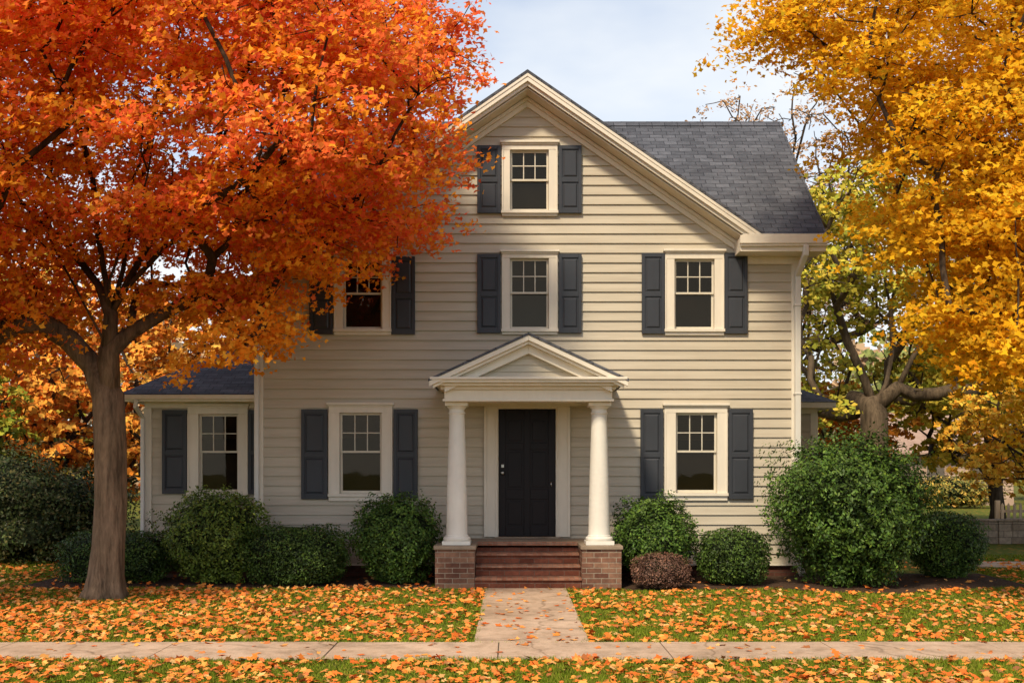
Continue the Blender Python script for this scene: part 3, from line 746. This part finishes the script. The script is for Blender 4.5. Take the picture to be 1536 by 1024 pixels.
# ---- background trees
def simple_tree(name,b,crown,nclump,nleaf,rad,size,pal,rt,zlim,fork=2.5,limbs=5,barkm='barkd',tmpl=DIA,dm=.6,up=.5,bright=(.75,1.12)):
    bx,by=b; cx,cy,cz,rx,ry,rz=crown
    root=[((bx,by,-.05),-1),((bx+.03,by,.5),0),((bx-.04,by,fork*.6),1),((bx,by,fork),2)]
    root.append(((bx,by,fork+.05),3))
    for i in range(limbs):
        a=2*math.pi*i/limbs+rng.uniform(-.3,.3); ex=cx+rx*.45*math.cos(a); ey=cy+ry*.45*math.sin(a); ezz=cz+rz*.25*rng.uniform(.5,1.5)
        addlimb(root,4,[(bx+(ex-bx)*u+rng.normal()*.07,by+(ey-by)*u,fork+(ezz-fork)*(u**.85)) for u in (.2,.4,.6,.8,1)])
    T=[];tr=0
    while len(T)<nclump and tr<20000:
        tr+=1; q=rng.uniform(-1,1,3)
        if np.linalg.norm(q)>1: continue
        p=np.array([cx+q[0]*rx,cy+q[1]*ry,cz+q[2]*rz])
        if p[2]<zlim or not far_enough(T,p,dm): continue
        T.append(p)
    def cf(t,p,m): return np.minimum(mixpal(pal,m)*rng.uniform(.85,1.1)*rng.uniform(*bright,(m,1)),.98)
    make_tree(name,(bx,by,0),root,T,rt,barkm,nleaf,rad,size,tmpl,cf,flare=.3,seg=6,up=up,bias=(0,-.6,.6),spread=.6)
GY_=[(.46,.43,.05),(.58,.46,.06),(.34,.37,.05),(.66,.48,.07)]
ORG=[(.88,.30,.04),(.92,.42,.065),(.82,.22,.04),(.88,.50,.09)]
bx,by=9.4,26
root=[((bx+.1,by,-.05),-1),((bx+.05,by,.6),0),((bx-.0,by,1.6),1),((bx-.0,by,2.5),2),((bx-.02,by,3.1),3),((bx-.02,by,3.3),4)]
addlimb(root,5,[(bx-.25,by,4.0),(bx-.7,by,5.0),(bx-1.0,by,5.9),(bx-1.3,by,6.9),(bx-1.5,by,8.2)])
addlimb(root,5,[(bx+.3,by,3.9),(bx+.55,by+.2,4.8),(bx+.5,by+.2,5.8),(bx+.7,by,7.2)])
addlimb(root,5,[(bx+.6,by,3.8),(bx+1.0,by,4.6),(bx+1.5,by,5.5),(bx+2.2,by,6.6)])
T=[];tr=0
while len(T)<210 and tr<30000:
    tr+=1; p=np.array([rng.uniform(6.2,14),rng.uniform(23.5,29),rng.uniform(3.0,9.6)])
    if math.hypot((p[0]-9.9)/4.2,(p[2]-6.0)/3.9)>1: continue
    if abs(p[0]-9.6)<1.7 and p[2]<6.4 and p[1]<27 : continue
    if far_enough(T,p,.6): T.append(p)
def gcol(t,p,m): return mixpal(GY_,m)*rng.uniform(.85,1.15)*rng.uniform(.8,1.12,(m,1))
make_tree('linden_tree',(bx,by,0),root,T,.34,'barkm',115,.70,.14,KITE,gcol,up=.8,bias=(0,-.6,.6),expn=2.0)
simple_tree('bare_tree',(8.6,32),(8.5,32,9.0,5.2,3,4.9),230,85,.80,.12,[(.50,.28,.14),(.58,.35,.17),(.42,.25,.14)],.26,4.0,3.5,6,up=.9,dm=.6)
simple_tree('orange_maple_tree',(-10.6,23),(-10.2,23,3.6,3.2,2.4,2.9),130,105,.64,.16,ORG,.16,1.0,1.5,tmpl=STAR6)
simple_tree('orange_maple_tree',(-7.4,25),(-7.3,25,3.3,2.6,2.2,3.0),110,110,.64,.16,ORG+[(.86,.50,.08)],.15,.5,1.2,tmpl=STAR6)
simple_tree('green_maple_tree',(-14.5,27),(-14.5,27,4.5,3.2,2.4,3.6),90,90,.78,.22,[(.6,.48,.07),(.75,.48,.07),(.42,.42,.06)],.2,1.2,2,tmpl=STAR6)
simple_tree('green_maple_tree',(-10.9,19.6),(-10.9,19.8,2.5,1.1,1.0,1.3),40,110,.42,.12,[(.28,.34,.04),(.42,.42,.05),(.20,.26,.035),(.6,.44,.06)],.10,1.5,1.4,tmpl=STAR6,dm=.4)
simple_tree('orange_maple_tree',(11.9,22),(11.8,22,2.55,2.2,1.5,1.35),95,105,.45,.12,[(.88,.46,.04),(.84,.35,.04),(.80,.54,.08)],.10,1.2,1.1,tmpl=STAR6)
simple_tree('orange_maple_tree',(9.0,29),(8.6,29,2.6,2.4,1.8,1.7),60,90,.58,.17,[(.82,.27,.04),(.84,.34,.05)],.12,.8,1.1,tmpl=STAR6)
simple_tree('gold_maple_tree',(14.5,30),(14.5,30,3.8,2.8,2,2.8),90,90,.72,.2,[(.62,.44,.05),(.80,.50,.06),(.46,.42,.05)],.2,1.7,1.8,tmpl=KITE)
# distant mass
K=[]
D=empty('distant_trees',(0,60,0))
cs=[]
for i in range(46):
    x=-62+i*2.8+rng.uniform(-1,1); y=rng.uniform(50,64); h=rng.uniform(6.5,10.5)
    if 3<x<20: h*=.85
    pal=[ORG,GY_,[(.26,.32,.06),(.40,.40,.08)],[(.8,.52,.08),(.7,.46,.08)],[(.52,.34,.18),(.64,.4,.2)]][rng.integers(0,5)]
    m=1300; q=nrm(rng.normal(size=(m,3)))*rng.uniform(.55,1.05,(m,1))
    lump=1+.18*np.sin(q[:,:1]*5+i)+.15*np.sin(q[:,2:3]*7+i*2)
    p=np.array([x,y,h*.52])+q*lump*np.array([2.6,2.4,h*.5]); p=p[p[:,2]>.2]
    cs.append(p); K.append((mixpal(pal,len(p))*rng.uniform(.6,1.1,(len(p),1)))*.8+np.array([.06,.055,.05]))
C=np.concatenate(cs); V=leafverts(C,.55,np.array([0,-.7,.5]),.7,KITE); npmesh('foliage',V,4,np.concatenate(K),'leafbg',D)
mb=MB()
for c in cs:
    m=c.mean(0); tube(mb,[(m[0],m[1],0),(m[0]+.1,m[1],m[2])],[.22,.12],6)
mb.build('trunks',['barkd'],D)

# ---------------------------------------------------------------- shrubs
def bush(name,cx,cy,rx,ry,h,n,size,pal,boxy=2.0,lump=.10,seed=0,base=.72,tmpl=DIA,bright=(.6,1.2),rough=.05,inner=.80):
    E=empty(name,(cx,cy,0)); r2=np.random.default_rng(seed+100)
    ph=r2.uniform(0,6.28,(8,)); fr=r2.uniform(2.2,6.5,(8,3))*np.sign(r2.normal(size=(8,3)))
    def shape(d):
        e=boxy; den=(np.abs(d[:,0])**e+np.abs(d[:,1])**e+np.abs(d[:,2])**e)**(1/e); r=1/den
        l=np.zeros(len(d))
        for i in range(8): l+=np.sin(d@fr[i]+ph[i])
        return r*(1+lump*l/2.6)
    def place(d,f):
        r=shape(d)*f; p=d*r[:,None]; zc=h*.50
        z=zc+p[:,2]*h*.5; s=np.where(z<h*.45,base+(1-base)*np.clip(z/(h*.45),0,1)**.8,1.0)
        return np.stack([cx+p[:,0]*rx*s,cy+p[:,1]*ry*s,z],1)
    d=nrm(rng.normal(size=(n,3))); f=1-(1-inner)*rng.random(n)**1.6+rng.normal(size=n)*rough*.5
    nt_=max(20,n//45); td=nrm(rng.normal(size=(nt_,3)))
    near=np.concatenate([np.argmax(d[i:i+8000]@td.T,axis=1) for i in range(0,n,8000)])
    tr=rng.normal(size=nt_)*rough; f=f+tr[near]*(f>.86)
    P=place(d,f); keep=P[:,2]>.03; P=P[keep]; dd=d[keep]; ff=f[keep]; nn=near[keep]
    V=leafverts(P,size,dd*1.0+np.array([0,0,.35]),.6,tmpl,.2)
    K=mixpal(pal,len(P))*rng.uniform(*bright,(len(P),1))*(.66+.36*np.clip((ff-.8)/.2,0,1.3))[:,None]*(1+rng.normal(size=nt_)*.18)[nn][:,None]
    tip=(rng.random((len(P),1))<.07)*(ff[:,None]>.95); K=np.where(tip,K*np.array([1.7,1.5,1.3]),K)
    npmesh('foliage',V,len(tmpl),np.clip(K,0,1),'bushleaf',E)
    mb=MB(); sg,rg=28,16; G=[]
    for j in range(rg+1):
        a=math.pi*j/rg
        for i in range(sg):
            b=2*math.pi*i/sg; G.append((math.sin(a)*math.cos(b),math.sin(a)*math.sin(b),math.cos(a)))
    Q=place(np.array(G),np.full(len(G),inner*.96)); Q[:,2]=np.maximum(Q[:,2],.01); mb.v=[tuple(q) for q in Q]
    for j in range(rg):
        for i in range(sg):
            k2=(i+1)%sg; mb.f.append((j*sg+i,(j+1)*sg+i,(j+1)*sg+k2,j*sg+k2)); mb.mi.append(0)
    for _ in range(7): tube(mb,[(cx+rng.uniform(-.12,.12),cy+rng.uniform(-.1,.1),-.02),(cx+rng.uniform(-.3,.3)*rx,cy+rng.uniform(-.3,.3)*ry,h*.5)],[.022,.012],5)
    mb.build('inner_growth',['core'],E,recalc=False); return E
DG=[(.044,.085,.012),(.064,.115,.016),(.032,.065,.012),(.09,.14,.022)]
LG=[(.10,.155,.020),(.14,.195,.025),(.07,.115,.016),(.18,.225,.03)]
MG=[(.050,.105,.015),(.075,.145,.020),(.038,.08,.013),(.105,.17,.026)]
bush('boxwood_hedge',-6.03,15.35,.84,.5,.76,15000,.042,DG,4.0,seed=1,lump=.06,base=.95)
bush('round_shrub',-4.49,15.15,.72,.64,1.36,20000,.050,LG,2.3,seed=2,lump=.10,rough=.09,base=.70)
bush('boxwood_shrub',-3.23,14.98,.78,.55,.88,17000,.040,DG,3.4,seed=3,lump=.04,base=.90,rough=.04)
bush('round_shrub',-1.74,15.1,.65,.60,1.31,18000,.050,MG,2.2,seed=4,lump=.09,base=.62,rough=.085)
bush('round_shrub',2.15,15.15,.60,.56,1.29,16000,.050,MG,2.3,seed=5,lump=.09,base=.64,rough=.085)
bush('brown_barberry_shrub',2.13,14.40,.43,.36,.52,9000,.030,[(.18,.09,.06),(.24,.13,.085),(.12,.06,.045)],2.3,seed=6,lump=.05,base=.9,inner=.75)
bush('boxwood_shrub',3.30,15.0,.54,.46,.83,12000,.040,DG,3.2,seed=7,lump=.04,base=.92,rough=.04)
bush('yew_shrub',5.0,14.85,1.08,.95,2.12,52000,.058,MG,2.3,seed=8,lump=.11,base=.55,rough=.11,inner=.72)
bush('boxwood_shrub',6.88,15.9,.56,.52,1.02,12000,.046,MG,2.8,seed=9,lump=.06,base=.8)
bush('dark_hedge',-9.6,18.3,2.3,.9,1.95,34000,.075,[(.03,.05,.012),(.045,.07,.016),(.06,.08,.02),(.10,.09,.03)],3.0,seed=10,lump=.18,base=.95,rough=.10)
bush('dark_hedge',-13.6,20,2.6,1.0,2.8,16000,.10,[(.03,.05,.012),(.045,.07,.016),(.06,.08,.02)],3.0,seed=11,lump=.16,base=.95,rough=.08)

# ---------------------------------------------------------------- low stone wall, picket fence, neighbour house
mb=MB(); x=9.9
while x<14.2:
    w=random.uniform(.22,.48); h=random.uniform(.40,.54); mb.box(x,x+w-.01,22.9+random.uniform(-.04,.04),23.2,-.05,h); mb.box(x-.01,x+w-.012,22.86+random.uniform(-.02,.02),23.24,h+.001,h+random.uniform(.05,.09)); x+=w
mb.build('low_stone_wall',['stone'],None,.03)
F=empty('picket_fence',(11,25,0)); k=N('weathered_wood'); a=k.noise(5,4,.6,sc=(1,1,.2)); k.bsdf(k.ramp(a,[(.3,(.26,.19,.13)),(.7,(.40,.31,.22))]),.8); M['wood']=k.m
mb=MB(); x=12.2
while x<19:
    mb.prism([(x,.05),(x+.07,.05),(x+.07,.80),(x+.035,.86),(x,.80)],25.0,25.02); x+=.15
for z in (.25,.62): mb.box(12.2,19,25.0205,25.05,z,z+.07)
x=12.15
while x<19.2: mb.box(x-.05,x+.05,25.051,25.14,-.05,.92); x+=1.7
mb.build('pickets',['wood'],F)
NH=empty('neighbour_house',(20,46,0))
k=N('beige_siding'); a=k.noise(1,3); k.bsdf(k.ramp(a,[(.3,(.40,.27,.19)),(.7,(.50,.36,.26))]),.8); M['nsid']=k.m
k=N('haze_toned_glass'); a=k.noise(2,2); k.bsdf(k.ramp(a,[(.3,(.10,.08,.065)),(.7,(.16,.13,.10))]),.4); M['hazeglass']=k.m  # distant haze painted into the pane colour: low-contrast windows
mb=MB(); siding(mb,front(46),16.6,23,.3,2.7,None,(),.2); siding(mb,lambda s,z,o:(16.6-o,s,z),46,52,.3,2.7,None,(),.2); siding(mb,lambda s,z,o:(23+o,s,z),46,52,.3,2.7,None,(),.2); siding(mb,lambda s,z,o:(s,52+o,z),16.6,23,.3,2.7,None,(),.2); mb.build('walls',['nsid'],NH,recalc=False)
k=N('clay_shingles'); a=k.noise(2,4); k.bsdf(k.ramp(a,[(.3,(.30,.19,.14)),(.7,(.42,.29,.22))]),.9); M['clay']=k.m
mb=MB(); mb.prism([(45.5,2.32),(49,4.3),(52.5,2.32),(52.5,2.4),(49,4.4),(45.5,2.4)],16.2,23.4,0,'x'); mb.build('roof',['clay'],NH)
mb=MB()
for x in (17.4,19.0,21):
    mb.box(x-.06,x+.86,45.93,45.97,.94,2.12,0); mb.box(x,x+.8,45.90,45.925,1.0,2.06,1)
mb.box(16.6,23,45.94,45.99,-.1,.3,0); mb.build('windows',['nsid','hazeglass'],NH)
bush('garden_shrub',18.6,43,2.0,1.0,1.3,5000,.16,[(.30,.26,.05),(.5,.3,.05),(.18,.2,.04)],2.4,seed=14,lump=.15,base=.9,rough=.1)

# ---------------------------------------------------------------- grass blades + fallen leaves
def onpave(x,y,mar=.0):
    return ((y>k0-mar)&(y<k1+mar))|((x>-.38-mar)&(x<.78+mar)&(y>k1)&(y<14.5))
def inbed(x,y):
    e=np.array([bedf(v) for v in np.linspace(-9,9,361)]); idx=np.clip(((x+9)/18*360).astype(int),0,360)
    return (y>e[idx])&(((x>-7.2)&(x<-1.1))|((x>1.6)&(x<7.7)))|((y>14.4)&(x>-1.2)&(x<1.7))|((y>16)&(x>-6.2)&(x<5.6))
n=300000
u=rng.random(n); y=7.9*(20/7.9)**(u**1.25); x=rng.uniform(-1,1,n)*(y*.56+.5)
wob=.02+.03*np.sin(y*9+np.sin(x*7))  # turf creeping irregularly over the paving edge
keep=~onpave(x,y,-np.abs(wob))&~inbed(x,y)&~((y>17.5)&(y<18.5)&(x>7.9)); x=x[keep]; y=y[keep]; n=len(x)
h=rng.uniform(.018,.042,n)*(1+.2*np.sin(x*1.7+y*2.3))
a=rng.uniform(0,6.283,n); wd=rng.uniform(.0035,.006,n)*(y/8)**.8; lean=rng.normal(size=(n,2))*.016
V=np.zeros((n,3,3)); V[:,0]=np.stack([x-np.cos(a)*wd,y-np.sin(a)*wd,np.zeros(n)],1); V[:,1]=np.stack([x+np.cos(a)*wd,y+np.sin(a)*wd,np.zeros(n)],1); V[:,2]=np.stack([x+lean[:,0],y+lean[:,1],h],1)
tone=.5+.5*np.sin(x*.9+1.3*np.sin(y*1.1))*np.sin(y*.8+x*.3)
K=mixpal([(.16,.22,.016),(.21,.27,.020),(.12,.175,.013),(.31,.29,.045)],n)*rng.uniform(.75,1.2,(n,1)); K=K*(1-.18*tone[:,None])
npmesh('lawn_grass',V,3,K,'grassb')
n=31000
u=rng.random(n); y=7.9+ (19-7.9)*u**1.1; x=rng.uniform(-1,1,n)*(y*.56+.6)
dens=.46+.50*np.exp(-(((x+5.2)/3.8)**2+((y-12.6)/3.0)**2))+.22*np.sin(x*2.3+y*3.1)*np.sin(x*1.1-y*1.9+1)+.12*np.sin(x*5.1-y*4.3)
p_=np.clip(dens,.05,1); pv=onpave(x,y,0); p_[pv]*=.07; wk=pv&(y>k1+.05); p_[wk]*=3.0; ib=inbed(x,y); p_[ib]*=.15
keep=rng.random(n)<p_; keep&=~((y>15.9)&(x>-6.2)&(x<5.6)); keep&=~((y>14.35)&(x>-1.2)&(x<1.7)); keep&=~((np.hypot(x+5.42,y-13.4))<.3)
x=x[keep];y=y[keep];n=len(x); pv=onpave(x,y,0)
z=np.where(pv,.026,rng.uniform(.020,.046,n)); C=np.stack([x,y,z],1)
s=rng.uniform(.045,.105,n)
V=leafverts(C,s,np.array([0,-.12,1.0]),.32,STAR10,.28); V[:,:,2]=np.maximum(V[:,:,2],np.where(pv,.021,.008)[:,None])
K=mixpal([(.86,.21,.04),(.90,.31,.055),(.74,.15,.03),(.86,.40,.10),(.50,.18,.06),(.80,.48,.18),(.40,.16,.07)],n,[.22,.24,.14,.16,.08,.09,.07])*rng.uniform(.7,1.08,(n,1))
npmesh('fallen_leaves',V,10,K,'fallen')
